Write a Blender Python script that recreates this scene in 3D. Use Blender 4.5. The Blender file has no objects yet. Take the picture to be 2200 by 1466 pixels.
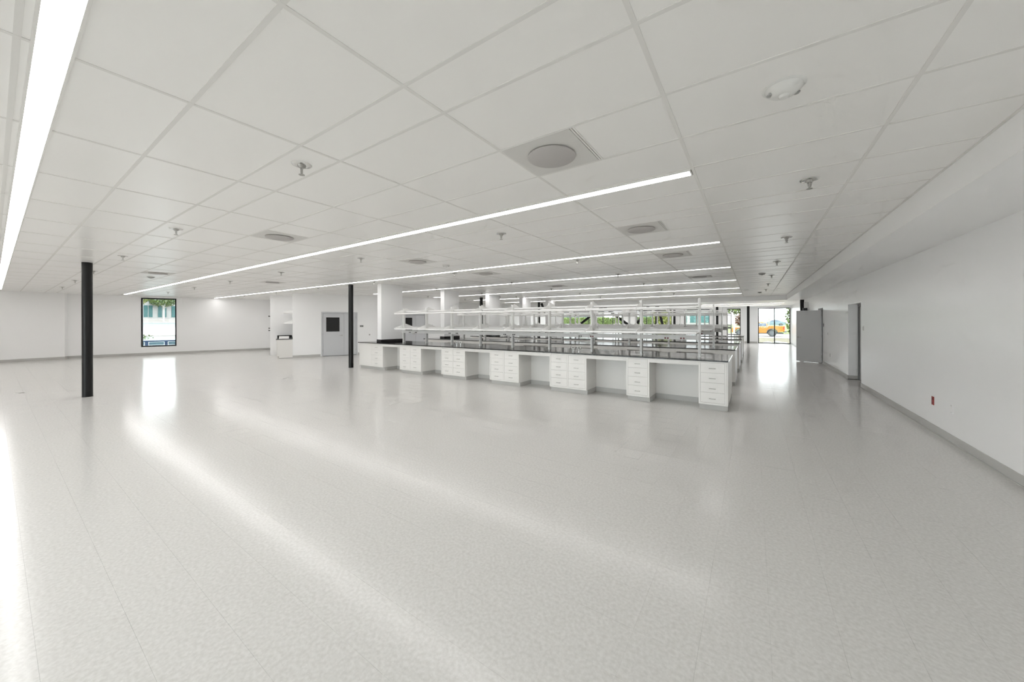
import bpy, bmesh, math, random
from mathutils import Matrix, Vector
random.seed(7)
SC = bpy.context.scene
COL = SC.collection
R = math.radians

# ------------------------------------------------------------------ camera
EYE = 1.67                      # camera height
YAW, ROLL = R(34.255), R(-0.162)
F = Vector((-math.sin(YAW), math.cos(YAW), 0))
R0 = Vector((math.cos(YAW), math.sin(YAW), 0))
U0 = R0.cross(F)
RV = R0 * math.cos(ROLL) + U0 * math.sin(ROLL)
UV = -R0 * math.sin(ROLL) + U0 * math.cos(ROLL)
cd = bpy.data.cameras.new('camera')
cam = bpy.data.objects.new('camera', cd); COL.objects.link(cam)
m = Matrix.Identity(4)
for i in range(3):
    m[i][0] = RV[i]; m[i][1] = UV[i]; m[i][2] = -F[i]
m[2][3] = EYE
cam.matrix_world = m
cd.sensor_fit = 'HORIZONTAL'; cd.sensor_width = 36.0
cd.lens = 761.58 * 36.0 / 2200.0
cd.shift_y = -(733 - 691.22) / 2200.0
cd.clip_start = 0.05; cd.clip_end = 600
SC.camera = cam

# ------------------------------------------------------------------ world, exposure
SKY = 4.4
STRIP = 9.6
w = bpy.data.worlds.new('sky'); SC.world = w; w.use_nodes = True
bg = w.node_tree.nodes['Background']
bg.inputs[0].default_value = (0.95, 0.97, 1.0, 1); bg.inputs[1].default_value = SKY
vs = SC.view_settings
vs.view_transform = 'Standard'; vs.look = 'None'; vs.exposure = 0.72; vs.gamma = 1.0
vs.use_curve_mapping = False
cy = SC.cycles
cy.use_denoising = True
cy.max_bounces = 14; cy.diffuse_bounces = 12; cy.glossy_bounces = 3; cy.transparent_max_bounces = 6
cy.use_adaptive_sampling = True; cy.adaptive_threshold = 0.1; cy.adaptive_min_samples = 12
cy.light_sampling_threshold = 0.04; cy.use_light_tree = False
cy.caustics_reflective = False; cy.caustics_refractive = False

# ------------------------------------------------------------------ materials
MATS = {}
def srgb(c):
    return tuple(((x / 12.92) if x <= 0.04045 else ((x + 0.055) / 1.055) ** 2.4) for x in c)
def mat(name, col, rough=0.5, metal=0.0, spec=0.5, noise=None, bump=None, emit=None, coat=0.0):
    if name in MATS: return MATS[name]
    mt = bpy.data.materials.new(name); mt.use_nodes = True
    nt = mt.node_tree; b = nt.nodes['Principled BSDF']
    b.inputs['Base Color'].default_value = (*col, 1)
    b.inputs['Roughness'].default_value = rough
    b.inputs['Metallic'].default_value = metal
    b.inputs['Specular IOR Level'].default_value = spec
    b.inputs['Coat Weight'].default_value = coat
    if emit:
        b.inputs['Emission Color'].default_value = (*emit[0], 1)
        b.inputs['Emission Strength'].default_value = emit[1]
    if noise:
        sc, amt = noise
        tc = nt.nodes.new('ShaderNodeTexCoord'); n = nt.nodes.new('ShaderNodeTexNoise')
        n.inputs['Scale'].default_value = sc; n.inputs['Detail'].default_value = 4
        mx = nt.nodes.new('ShaderNodeMix'); mx.data_type = 'RGBA'
        mx.inputs[6].default_value = (*[max(0, c * (1 - amt)) for c in col], 1)
        mx.inputs[7].default_value = (*[min(1, c * (1 + amt)) for c in col], 1)
        nt.links.new(tc.outputs['Object'], n.inputs['Vector'])
        nt.links.new(n.outputs['Fac'], mx.inputs[0]); nt.links.new(mx.outputs[2], b.inputs['Base Color'])
    if bump:
        sc, st = bump
        tc = nt.nodes.new('ShaderNodeTexCoord'); n = nt.nodes.new('ShaderNodeTexNoise')
        n.inputs['Scale'].default_value = sc; n.inputs['Detail'].default_value = 3
        bp = nt.nodes.new('ShaderNodeBump'); bp.inputs['Strength'].default_value = st; bp.inputs['Distance'].default_value = 0.01
        nt.links.new(tc.outputs['Object'], n.inputs['Vector'])
        nt.links.new(n.outputs['Fac'], bp.inputs['Height']); nt.links.new(bp.outputs['Normal'], b.inputs['Normal'])
    MATS[name] = mt
    return mt

def matte(name, col):
    """plain matt paint"""
    mt = bpy.data.materials.new(name); mt.use_nodes = True
    nt = mt.node_tree; nt.nodes.remove(nt.nodes['Principled BSDF'])
    d = nt.nodes.new('ShaderNodeBsdfDiffuse'); d.inputs[0].default_value = (*col, 1)
    nt.links.new(d.outputs[0], nt.nodes['Material Output'].inputs['Surface'])
    MATS[name] = mt
    return mt
WALL = mat('wall_paint', (0.91, 0.912, 0.915), 0.28)
TILE = mat('ceiling_tile', (0.885, 0.876, 0.858), 0.30, spec=0.5)
TEE = matte('ceiling_tee', (0.78, 0.77, 0.75))
SOFF = mat('soffit_paint', (0.91, 0.91, 0.91), 0.3)
BASE = mat('baseboard_vinyl', (0.50, 0.495, 0.48), 0.4)
BLACK = mat('black_paint', (0.009, 0.009, 0.009), 0.34, spec=0.3)
FRAME = mat('black_frame', (0.01, 0.011, 0.012), 0.4)
CAB = mat('white_laminate', (0.79, 0.778, 0.755), 0.32)
TOP = mat('black_epoxy', (0.010, 0.010, 0.011), 0.11, spec=0.65)
STEEL = mat('brushed_steel', (0.45, 0.44, 0.42), 0.3, metal=1.0)
CHROME = mat('chrome', (0.72, 0.72, 0.71), 0.25, metal=1.0)
RACK = mat('white_enamel', (0.85, 0.85, 0.84), 0.35)
RACE = mat('raceway_aluminium', (0.76, 0.755, 0.745), 0.45)
SLOT = mat('slot_dark', (0.03, 0.03, 0.03), 0.6)
OUTB = mat('outlet_black', (0.012, 0.010, 0.010), 0.4)
OUTR = mat('outlet_red', (0.16, 0.012, 0.014), 0.4)
PLRED = mat('plate_red', (0.33, 0.035, 0.03), 0.4)
WPLAST = mat('white_plastic', (0.74, 0.74, 0.72), 0.4)
GPLAST = mat('grey_plastic', (0.36, 0.36, 0.35), 0.5)
VENT = mat('vent_panel', (0.67, 0.66, 0.64), 0.55)
PERF = mat('vent_perforated', (0.50, 0.48, 0.47), 0.6)
DOORG = mat('door_grey', (0.60, 0.605, 0.61), 0.4)
FRAMEG = mat('door_frame_grey', (0.18, 0.18, 0.18), 0.45)
DOORW = mat('door_pale', (0.60, 0.61, 0.63), 0.4)
DGLASS = mat('dark_glass', (0.012, 0.012, 0.012), 0.25)
PAPER = mat('paper', (0.82, 0.82, 0.81), 0.7)
JOINT = mat('floor_joint', (0.50, 0.49, 0.47), 0.6)
LED = mat('led_diffuser', (0.9, 0.9, 0.9), 0.5, emit=((1.0, 0.98, 0.968), STRIP))
# outdoors
GRASSD = mat('dry_lawn', (0.095, 0.082, 0.046), 0.95, noise=(3, 0.25))
LAWN = mat('green_lawn', (0.10, 0.15, 0.04), 0.95, noise=(2, 0.25))
ASPH = mat('asphalt', (0.125, 0.15, 0.145), 0.9, noise=(4, 0.1))
CONC = mat('pale_concrete', (0.27, 0.25, 0.235), 0.9, noise=(2, 0.06))
LEAF = mat('leaves', (0.085, 0.12, 0.028), 0.8, noise=(1.2, 0.5))
LEAFY = mat('yellow_green_leaves', (0.17, 0.19, 0.04), 0.8, noise=(1.2, 0.4))  # yellow-green is the foliage's own colour
LEAFR = mat('rust_leaves', (0.16, 0.075, 0.035), 0.8, noise=(1.2, 0.4))
HEDGE = mat('hedge_leaves', (0.07, 0.10, 0.03), 0.85, noise=(1.5, 0.5))
BARK = mat('pale_bark', (0.40, 0.39, 0.36), 0.9, noise=(6, 0.2))
ORANGE = mat('orange_car_paint', (0.40, 0.155, 0.018), 0.25, coat=0.6)
BLUEP = mat('pale_blue_car_paint', (0.11, 0.17, 0.20), 0.25, coat=0.6)
WHITEP = mat('white_car_paint', (0.28, 0.30, 0.33), 0.25, coat=0.6)
CGLASS = mat('car_glass', (0.05, 0.075, 0.11), 0.12)
RUBBER = mat('tyre_rubber', (0.06, 0.065, 0.065), 0.8)
RIM = mat('wheel_rim', (0.10, 0.11, 0.115), 0.5)
TAIL = mat('tail_light', (0.50, 0.03, 0.03), 0.25)
STUCCO = mat('white_stucco', (0.30, 0.30, 0.29), 0.9)
TEAL = mat('teal_glass', (0.03, 0.10, 0.10), 0.35)
BLUEM = mat('blue_metal', (0.035, 0.075, 0.16), 0.5)
BLUEPAN = mat('pale_blue_panel', (0.16, 0.27, 0.33), 0.5)

def floor_material():
    mt = bpy.data.materials.new('vinyl_floor_tile'); mt.use_nodes = True
    nt = mt.node_tree; b = nt.nodes['Principled BSDF']; L = nt.links.new
    geo = nt.nodes.new('ShaderNodeNewGeometry')
    n1 = nt.nodes.new('ShaderNodeTexNoise'); n1.inputs['Scale'].default_value = 48; n1.inputs['Detail'].default_value = 1
    n2 = nt.nodes.new('ShaderNodeTexVoronoi'); n2.inputs['Scale'].default_value = 60
    for n in (n1, n2): L(geo.outputs['Position'], n.inputs['Vector'])
    r1 = nt.nodes.new('ShaderNodeValToRGB')
    r1.color_ramp.elements[0].position = 0.30; r1.color_ramp.elements[0].color = (0.575, 0.566, 0.546, 1)
    r1.color_ramp.elements[1].position = 0.70; r1.color_ramp.elements[1].color = (0.655, 0.647, 0.628, 1)
    L(n1.outputs['Fac'], r1.inputs['Fac'])
    r2 = nt.nodes.new('ShaderNodeMapRange')
    r2.inputs[1].default_value = 0.10; r2.inputs[2].default_value = 0.18; r2.inputs[3].default_value = 0.5; r2.inputs[4].default_value = 0.0
    L(n2.outputs['Distance'], r2.inputs[0])
    mx = nt.nodes.new('ShaderNodeMix'); mx.data_type = 'RGBA'
    mx.inputs[7].default_value = (0.74, 0.733, 0.717, 1)
    L(r2.outputs[0], mx.inputs[0]); L(r1.outputs['Color'], mx.inputs[6])
    L(mx.outputs[2], b.inputs['Base Color'])
    b.inputs['Roughness'].default_value = 0.17
    b.inputs['Specular IOR Level'].default_value = 0.25
    return mt
FLOORM = floor_material()

def glass_material():
    mt = bpy.data.materials.new('window_glass'); mt.use_nodes = True
    nt = mt.node_tree; nt.nodes.remove(nt.nodes['Principled BSDF'])
    out = nt.nodes['Material Output']
    t = nt.nodes.new('ShaderNodeBsdfTransparent'); t.inputs[0].default_value = (0.93, 0.96, 0.955, 1)
    g = nt.nodes.new('ShaderNodeBsdfGlossy'); g.inputs['Roughness'].default_value = 0.02
    fr = nt.nodes.new('ShaderNodeFresnel'); fr.inputs['IOR'].default_value = 1.3
    mx = nt.nodes.new('ShaderNodeMixShader')
    nt.links.new(fr.outputs[0], mx.inputs[0]); nt.links.new(t.outputs[0], mx.inputs[1]); nt.links.new(g.outputs[0], mx.inputs[2])
    nt.links.new(mx.outputs[0], out.inputs['Surface'])
    return mt
GLASS = glass_material()
LED.cycles.emission_sampling = 'FRONT_BACK'

# ------------------------------------------------------------------ geometry helpers
class MB:
    def __init__(s): s.v = []; s.f = []
    def add(s, vs, fs):
        o = len(s.v); s.v += [tuple(p) for p in vs]; s.f += [tuple(i + o for i in f) for f in fs]; return s
    def box(s, x0, x1, y0, y1, z0, z1):
        return s.add([(x0,y0,z0),(x1,y0,z0),(x1,y1,z0),(x0,y1,z0),(x0,y0,z1),(x1,y0,z1),(x1,y1,z1),(x0,y1,z1)],
                     [(0,3,2,1),(4,5,6,7),(0,1,5,4),(1,2,6,5),(2,3,7,6),(3,0,4,7)])
    def prism(s, pts, a0, a1, axis='x'):
        """closed profile pts extruded along axis; x: (y,z)  y: (x,z)  z: (x,y)"""
        n = len(pts)
        def P(a, p):
            return {'x': (a, p[0], p[1]), 'y': (p[0], a, p[1]), 'z': (p[0], p[1], a)}[axis]
        vs = [P(a0, p) for p in pts] + [P(a1, p) for p in pts]
        fs = [tuple(range(n - 1, -1, -1)), tuple(range(n, 2 * n))]
        fs += [(i, (i + 1) % n, n + (i + 1) % n, n + i) for i in range(n)]
        return s.add(vs, fs)
    def tube(s, p0, p1, r, seg=12, r1=None):
        p0, p1 = Vector(p0), Vector(p1); d = (p1 - p0).normalized(); r1 = r if r1 is None else r1
        a = d.orthogonal().normalized(); b = d.cross(a)
        vs = []
        for p, q in ((p0, r), (p1, r1)):
            for k in range(seg):
                t = 2 * math.pi * k / seg; vs.append(p + a * (q * math.cos(t)) + b * (q * math.sin(t)))
        fs = [tuple(range(seg - 1, -1, -1)), tuple(range(seg, 2 * seg))]
        fs += [(k, (k + 1) % seg, seg + (k + 1) % seg, seg + k) for k in range(seg)]
        return s.add(vs, fs)
    def lathe(s, prof, seg=24, c=(0, 0, 0)):
        """profile of (r, z) turned about z"""
        vs = []; fs = []
        for r, z in prof:
            for k in range(seg):
                t = 2 * math.pi * k / seg
                vs.append((c[0] + r * math.cos(t), c[1] + r * math.sin(t), c[2] + z))
        for i in range(len(prof) - 1):
            for k in range(seg):
                a, b = i * seg + k, i * seg + (k + 1) % seg
                fs.append((a, b, b + seg, a + seg))
        fs.append(tuple(range(seg - 1, -1, -1))); n = (len(prof) - 1) * seg
        fs.append(tuple(range(n, n + seg)))
        return s.add(vs, fs)
    def mesh(s, name, mt, bevel=0.0, smooth=False):
        me = bpy.data.meshes.new(name); me.from_pydata(s.v, [], s.f)
        bm = bmesh.new(); bm.from_mesh(me)
        bmesh.ops.recalc_face_normals(bm, faces=bm.faces)
        if bevel:
            bmesh.ops.bevel(bm, geom=list(bm.edges), offset=bevel, segments=1, affect='EDGES', clamp_overlap=True)
        bm.to_mesh(me); bm.free()
        if smooth:
            for p in me.polygons: p.use_smooth = True
            try: me.set_sharp_from_angle(angle=R(40))
            except Exception: pass
        me.materials.append(mt)
        return me

def link(name, me, parent=None, loc=(0, 0, 0), rz=0.0):
    o = bpy.data.objects.new(name, me); COL.objects.link(o)
    o.location = loc; o.rotation_euler = (0, 0, rz)
    if parent: o.parent = parent
    return o
def tag(o, label=None, cat=None, group=None, kind=None):
    if label: o['label'] = label
    if cat: o['category'] = cat
    if group: o['group'] = group
    if kind: o['kind'] = kind
    return o
def empty(name, loc=(0, 0, 0), rz=0.0):
    o = bpy.data.objects.new(name, None); COL.objects.link(o)
    o.location = loc; o.rotation_euler = (0, 0, rz); o.empty_display_size = 0.1
    return o
def struct(name, mb, mt, label=None):
    o = link(name, mb.mesh(name, mt)); o['kind'] = 'structure'
    if label: o['label'] = label
    return o
ORD = ['first', 'second', 'third', 'fourth', 'fifth', 'sixth', 'seventh', 'eighth', 'ninth', 'tenth']

# ------------------------------------------------------------------ room dimensions
ZC = 3.03          # grid ceiling
ZS = 2.77          # soffit, bulkhead and far ceiling
XR = 2.232         # right wall
XS = 1.435         # face of the right soffit
YB = -5.0          # wall behind the camera
YK = 23.5          # bulkhead
YF = 32.3          # window wall
HW = 3.2           # wall height (up past the ceiling)
W2A = Vector((-17.8, 7.92)); w2a = R(22.7)
W2D = Vector((math.sin(w2a), math.cos(w2a))); W2N = Vector((-W2D.y, W2D.x))     # along, and away from the room
W2E = W2A + W2D * 8.43
ND = Vector((-0.9165, 0.400)).normalized(); NP = Vector((-ND.y, ND.x))   # along the niche wall, and towards its open side
NICHE = W2A + ND * 2.2
NCORN = NICHE + NP * 0.95
LB0 = Vector((-26.6, 2.0)); LB1 = Vector((-24.4, 9.6))
ROOM = [(XR, YB), (-26.25, YB), (-26.25, 1.9), tuple(LB0), tuple(LB1), tuple(NCORN), tuple(NICHE), tuple(W2A), tuple(W2E),
        (-17.3, 17.2), (-16.6, YF), (XR, YF)]
def inside(x, y):
    c = False; n = len(ROOM)
    for i in range(n):
        x0, y0 = ROOM[i]; x1, y1 = ROOM[(i + 1) % n]
        if (y0 > y) != (y1 > y) and x < (x1 - x0) * (y - y0) / (y1 - y0) + x0: c = not c
    return c
def proj(x, y, z):
    p = Vector((x, y, z - EYE)); d = p.dot(F)
    if d < 0.05: return None
    return (1100 + 761.58 * p.dot(RV) / d, 691.22 - 761.58 * p.dot(UV) / d)
def seen_area(x0, x1, y0, y1, z):
    """rough size in the frame of a flat piece, in pixels"""
    def cl(q): return (min(2200, max(0, q[0])), min(1466, max(0, q[1])))
    n = 4; a = 0
    dx, dy = (x1 - x0) / n, (y1 - y0) / n
    for i in range(n):
        for j in range(n):
            q = [proj(x0 + dx * (i + u), y0 + dy * (j + v), z) for u, v in ((0, 0), (1, 0), (1, 1), (0, 1))]
            if any(k is None for k in q): continue
            q = [cl(k) for k in q]
            a += abs(sum(q[k][0] * q[(k + 1) % 4][1] - q[(k + 1) % 4][0] * q[k][1] for k in range(4))) / 2
    return a

def wall_seg(mb, P0, P1, th, ops=(), z1=HW, zb=0.0):
    """upright wall between two plan points; thickness goes to the left of P0->P1; ops = (t0, t1, z0, z1) openings"""
    P0, P1 = Vector(P0), Vector(P1); d = P1 - P0; Lg = d.length; d.normalize(); n = Vector((-d.y, d.x))
    ts = sorted({0.0, Lg, *[o[0] for o in ops], *[o[1] for o in ops]})
    def pc(t0, t1, za, zb_):
        if zb_ - za < 1e-4 or t1 - t0 < 1e-4: return
        a, b = P0 + d * t0, P0 + d * t1; c, e = b + n * th, a + n * th
        mb.prism([a, b, c, e], za, zb_, 'z')
    for t0, t1 in zip(ts, ts[1:]):
        tm = (t0 + t1) / 2; op = [o for o in ops if o[0] < tm < o[1]]
        if not op: pc(t0, t1, zb, z1)
        else:
            pc(t0, t1, zb, op[0][2]); pc(t0, t1, op[0][3], z1)

# ------------------------------------------------------------------ floor
fl = struct('floor', MB().box(-28, 3.4, YB - 0.3, YF + 0.2, -0.25, -0.004), JOINT, 'pale speckled vinyl tile floor with a soft polish')
TS = 0.305; G = 0.00022
FX0, FY0 = -0.54 + 0.0, 2.565
cells = []
i0, i1 = int((-27 - FX0) / TS), int((2.6 - FX0) / TS) + 1
j0, j1 = int((YB - FY0) / TS) - 1, int((YF - FY0) / TS) + 1
for i in range(i0, i1):
    for j in range(j0, j1):
        x0, y0 = FX0 + i * TS, FY0 + j * TS
        if any(inside(x0 + a * TS, y0 + b * TS) for a in (0.02, 0.98) for b in (0.02, 0.98)) or x0 > 2.1:
            cells.append((seen_area(x0, x0 + TS, y0, y0 + TS, 0), x0, y0))
cells.sort(reverse=True)
def floor_tile(mb, x0, y0, tilt):
    a = tilt * 0.0008
    h = [random.uniform(-a, a) for _ in range(2)]
    z = [-h[0] - h[1], h[0] - h[1], h[0] + h[1], -h[0] + h[1]]
    z = [q * 0.40 for q in z]
    p = [(x0 + G, y0 + G), (x0 + TS - G, y0 + G), (x0 + TS - G, y0 + TS - G), (x0 + G, y0 + TS - G)]
    mb.add([(*p[k], -0.0035) for k in range(4)] + [(*p[k], z[k]) for k in range(4)],
           [(4,5,6,7),(0,1,5,4),(1,2,6,5),(2,3,7,6),(3,0,4,7)])
variants = []
for k in range(6):
    mb = MB(); floor_tile(mb, 0, 0, 1.0); variants.append(mb.mesh('floor_tile', FLOORM))
for a, x0, y0 in cells[:300]:
    link('floor_tile', random.choice(variants), fl, (x0, y0, 0))
mb = MB()
for a, x0, y0 in cells[300:]: floor_tile(mb, x0, y0, 1.0)
rest = link('floor_tile_field', mb.mesh('floor_tile_field', FLOORM), fl); rest['kind'] = 'stuff'

# ------------------------------------------------------------------ roof slab, soffit, bulkhead
struct('roof_slab', MB().box(-29, 4.5, YB - 0.4, YF + 0.3, 3.25, 3.5), SOFF)  # unseen slab over the ceiling, added to keep sky light out
struct('soffit_right', MB().box(XS, XR + 0.05, YB, YK, ZS, 3.24), SOFF, 'white drywall soffit running along the long white wall')
struct('ceiling_far', MB().box(-17.6, XR + 0.05, YK, YF + 0.1, ZS, 3.24), SOFF, 'lower white drywall ceiling with a bulkhead face before the windows')

# ------------------------------------------------------------------ grid ceiling
GX = 1.2192
XL = [-0.445 + GX * k for k in range(-22, 2)]            # runner lines
XL[-1] = 0.765
PER = 3.43; Y0 = 1.34
OFF = [0.0, 0.32, 0.94, 1.55, 2.16, 2.79]
YL = sorted(Y0 + PER * k + o for k in range(-2, 7) for o in OFF)
YL = [y for y in YL if YB < y < YK]
STRIPS = [Y0 + PER * k + 2.265 for k in (-2, -1, 0, 1, 2, 3, 4, 5)]
SX1 = -0.475
SX0 = [-24.9, -24.9, -24.9, -24.9, -15.25, -14.75, -14.75, -14.75]
VENTS = [(-1.664, 2.60), (-1.664, 5.405), (-1.664, 7.90), (-6.541, 2.60), (-6.541, 5.405), (-6.541, 7.90), (-13.856, 5.405), (-13.856, 2.60),
         (-1.664, 12.27), (-6.541, 12.27)]
ceil = struct('ceiling', MB().box(-27.4, XS, YB, YK, ZC + 0.06, ZC + 0.08), TILE, 'white lay-in tile ceiling on a metal grid')
tees = []
for x in XL:
    if x < -26.7: continue
    o = link('ceiling_tee', MB().box(x - 0.012, x + 0.012, YB, YK, ZC - 0.002, ZC + 0.03).mesh('ceiling_tee', TEE), ceil)
cross = {}
for y in YL:
    strip_here = any(abs(y - s) < 0.04 for s in STRIPS)
    if strip_here: continue
    if 'c' not in cross: cross['c'] = MB().box(-27.0, XS, -0.012, 0.012, ZC - 0.0015, ZC + 0.03).mesh('ceiling_tee', TEE)
    link('ceiling_tee', cross['c'], ceil, (0, y, 0))
link('ceiling_wall_angle', MB().box(XS - 0.022, XS, YB, YK, ZC - 0.004, ZC + 0.02).mesh('ceiling_wall_angle', TEE), ceil)
link('ceiling_wall_angle', MB().box(-16, XS, YK - 0.022, YK, ZC - 0.004, ZC + 0.02).mesh('ceiling_wall_angle', TEE), ceil)
tiles = []
xs = [x for x in XL if x > -26.7] + [XS]
xs = [xs[0] - GX] + xs
ys = [YB] + YL + [YK]
for xa, xb in zip(xs, xs[1:]):
    for ya, yb in zip(ys, ys[1:]):
        if not any(inside(a, b) for a in (xa + .01, (xa + xb) / 2, xb - .01) for b in (ya + .01, (ya + yb) / 2, yb - .01)): continue
        pieces = [(xa, xb, ya, yb)]
        for (vx, vy) in VENTS:
            if xa - 0.05 < vx < xb - 0.05 and ya < vy < yb: pieces = [(xa + 0.61, xb, ya, yb)]
        for s, sx in zip(STRIPS, SX0):
            if ya < s < yb and xa < SX1 - 0.05 and xb > sx:
                q = []
                for (a, b, c, d) in pieces:
                    if a < sx - 0.06 < b - 0.1: q.append((a, sx, c, d)); a = sx - 0.024
                    q.append((a, b, s + 0.068 - 0.012, d))
                    if s - 0.068 - c > 0.028: q.append((a, b, c, s - 0.068 + 0.012))
                pieces = q
        tiles += [(seen_area(a, b, c, d, ZC), a, b, c, d) for (a, b, c, d) in pieces]
tiles.sort(reverse=True)
def ctile(mb, a, b, c, d):
    g = 0.012
    mb.box(a + g, b - g, c + g, d - g, ZC + 0.001 + random.uniform(0, .001), ZC + 0.022)
tc_cache = {}
for A, a, b, c, d in tiles[:300]:
    k = (round(b - a, 3), round(d - c, 3), random.randint(0, 2))
    if k not in tc_cache:
        mb = MB(); ctile(mb, 0, b - a, 0, d - c); tc_cache[k] = mb.mesh('ceiling_tile', TILE)
    link('ceiling_tile', tc_cache[k], ceil, (a, c, 0))
mb = MB()
for A, a, b, c, d in tiles[300:]: ctile(mb, a, b, c, d)
o = link('ceiling_tile_field', mb.mesh('ceiling_tile_field', TILE), ceil); o['kind'] = 'stuff'

# ------------------------------------------------------------------ strip lights
slabel = ['recessed white LED strip light behind the camera end of the ceiling',
          'widest white LED strip light, crossing the top corner of the ceiling above the black column',
          'long white LED strip light passing just beyond the nearest square ceiling diffuser',
          'third long LED strip light, crossing above the open floor just before the lab benches',
          'LED strip light over the gap between the nearest and second lab benches',
          'LED strip light over the front edge of the third lab bench',
          'LED strip light over the fourth lab bench, far down the ceiling',
          'farthest thin LED strip light of the tile ceiling, over the last lab bench']
for k, (s, sx) in enumerate(zip(STRIPS, SX0)):
    e = empty('strip_light', (sx, s, ZC))
    Lg = SX1 - sx
    h = MB().box(-0.012, Lg + 0.012, -0.068, -0.055, -0.007, 0.05).box(-0.012, Lg + 0.012, 0.055, 0.068, -0.007, 0.05)
    h.box(-0.012, 0, -0.055, 0.055, -0.007, 0.05).box(Lg, Lg + 0.012, -0.055, 0.055, -0.007, 0.05).box(0, Lg, -0.055, 0.055, 0.045, 0.05)
    link('trim', h.mesh('trim', TEE), e)
    link('diffuser', MB().add([(0, -0.055, -0.004), (0, 0.055, -0.004), (Lg, 0.055, -0.004), (Lg, -0.055, -0.004)], [(0, 1, 2, 3)]).mesh('diffuser', LED), e)
    tag(e, slabel[k], 'light', 'LED strip lights')

for y_, lb in ((26.3, 'surface LED strip light on the lower ceiling just past the bulkhead'), (28.3, 'surface LED strip light, middle one on the lower ceiling past the bulkhead'), (30.3, 'surface LED strip light on the lower ceiling nearest the window wall')):  # strips read from bright bands; a third row is added to brighten the room
    e = empty('strip_light', (-15.5, y_, ZS)); Lg = 17.0
    for a_, b_ in ((-0.068, -0.055), (0.055, 0.068)):
        link('trim', MB().box(0, Lg, a_, b_, -0.03, 0.0).mesh('trim', TEE), e)
    link('diffuser', MB().add([(0, -0.055, -0.026), (0, 0.055, -0.026), (Lg, 0.055, -0.026), (Lg, -0.055, -0.026)], [(0, 1, 2, 3)]).mesh('diffuser', LED), e)
    tag(e, lb, 'light', 'LED strip lights')

# ------------------------------------------------------------------ air diffusers
vm1 = MB().box(0.0, 0.585, 0.0, 0.585, -0.0015, 0.02).mesh('panel', VENT)
vm2 = MB().lathe([(0.165, 0.0), (0.19, -0.006), (0.195, -0.016), (0.19, -0.02), (0.0, -0.022)][::-1], 40, (0.293, 0.293, 0)).mesh('disc', PERF, smooth=True)
vm3 = MB().box(-0.006, 0.006, 0, 0.585, -0.004, 0.02).mesh('edge_bar', TEE)
vl = ['large square ceiling diffuser with round perforated disc, nearest of all',
      'square ceiling diffuser just past the second visible strip light, right of centre',
      'square ceiling diffuser beyond the strip light over the first bench',
      'flat square ceiling diffuser above the open floor, left of centre',
      'square ceiling diffuser past the long strip light, above the black column at the bench end',
      'small square ceiling diffuser over the middle of the first bench',
      'small square ceiling diffuser far left, before the wall with the pale double door',
      'square ceiling diffuser near the left black column',
      'thin far square ceiling diffuser over the second bench aisle end',
      'thin far square ceiling diffuser over the middle of the second bench']
for (vx, vy), lb in zip(VENTS, vl):
    ya = max(y for y in YL if y < vy)
    e = empty('ceiling_diffuser', (vx + 0.006, ya + 0.014, ZC))
    link('panel', vm1, e); link('disc', vm2, e)
    for bx in (-0.004, 0.598, 0.617): link('edge_bar', vm3, e, (bx, 0, 0))
    tag(e, lb, 'vent', 'square ceiling diffusers')

# ------------------------------------------------------------------ sprinklers, detectors
sm1 = MB().lathe([(0.0, -0.010), (0.050, -0.010), (0.072, -0.007), (0.078, -0.001), (0.078, 0.001)], 28).mesh('escutcheon', CHROME, smooth=True)
sm2 = MB().lathe([(0.0, -0.032), (0.018, -0.032), (0.030, -0.022), (0.034, -0.010), (0.02, -0.008)], 20).mesh('cup', STEEL, smooth=True)
t = MB().tube((0, 0, -0.008), (0, 0, -0.075), 0.010, 10)
t.tube((0.018, 0, -0.03), (0.006, 0, -0.085), 0.004, 6).tube((-0.018, 0, -0.03), (-0.006, 0, -0.085), 0.004, 6)
sm3 = t.mesh('frame_arms', STEEL)
sm4 = MB().lathe([(0.0, -0.094), (0.024, -0.092), (0.024, -0.088), (0.0, -0.086)], 14).mesh('deflector', STEEL)
SPX = [0.45, -3.22, -6.92, -10.62, -14.3, -17.95, -21.6]
SPY = [1.51, 4.44, 7.30, 10.16, 13.07, 16.0, 18.8]
for j, y in enumerate(SPY):
    for i, x in enumerate(SPX):
        if not inside(x, y) or not inside(x - 0.5, y + 0.3): continue
        e = empty('fire_sprinkler', (x, y, ZC + 0.002))
        for nm, me in (('escutcheon', sm1), ('cup', sm2), ('frame_arms', sm3), ('deflector', sm4)): link(nm, me, e)
        tag(e, 'chrome ceiling sprinkler, %s from the soffit in the %s row of sprinklers from the camera' % (ORD[i], ORD[j]), 'sprinkler', 'ceiling sprinklers')
def detector(x, y, lb, dark=False, s=1.0):
    e = empty('smoke_detector', (x, y, ZC + 0.002))
    mt = GPLAST if dark else WPLAST
    link('base_ring', MB().lathe([(0.0, -0.008), (0.085 * s, -0.008), (0.092 * s, -0.002), (0.092 * s, 0.0)], 32).mesh('base_ring', mt, smooth=True), e)
    link('dome', MB().lathe([(0.0, -0.045 * s), (0.03 * s, -0.044 * s), (0.055 * s, -0.036 * s), (0.075 * s, -0.018 * s), (0.08 * s, -0.006)], 32).mesh('dome', mt, smooth=True), e)
    link('lens', MB().lathe([(0.0, -0.058 * s), (0.018 * s, -0.056 * s), (0.024 * s, -0.046 * s), (0.024 * s, -0.04 * s)], 16).mesh('lens', WPLAST, smooth=True), e)
    l2 = MB().lathe([(0.0, -0.008), (0.016, -0.006), (0.02, 0.0)], 14).mesh('sensor_window', GPLAST, smooth=True)
    for a in (0.5, 3.4):
        link('sensor_window', l2, e, (0.058 * s * math.cos(a), 0.058 * s * math.sin(a), -0.030 * s))
    tag(e, lb, 'detector', 'ceiling detectors')
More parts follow.
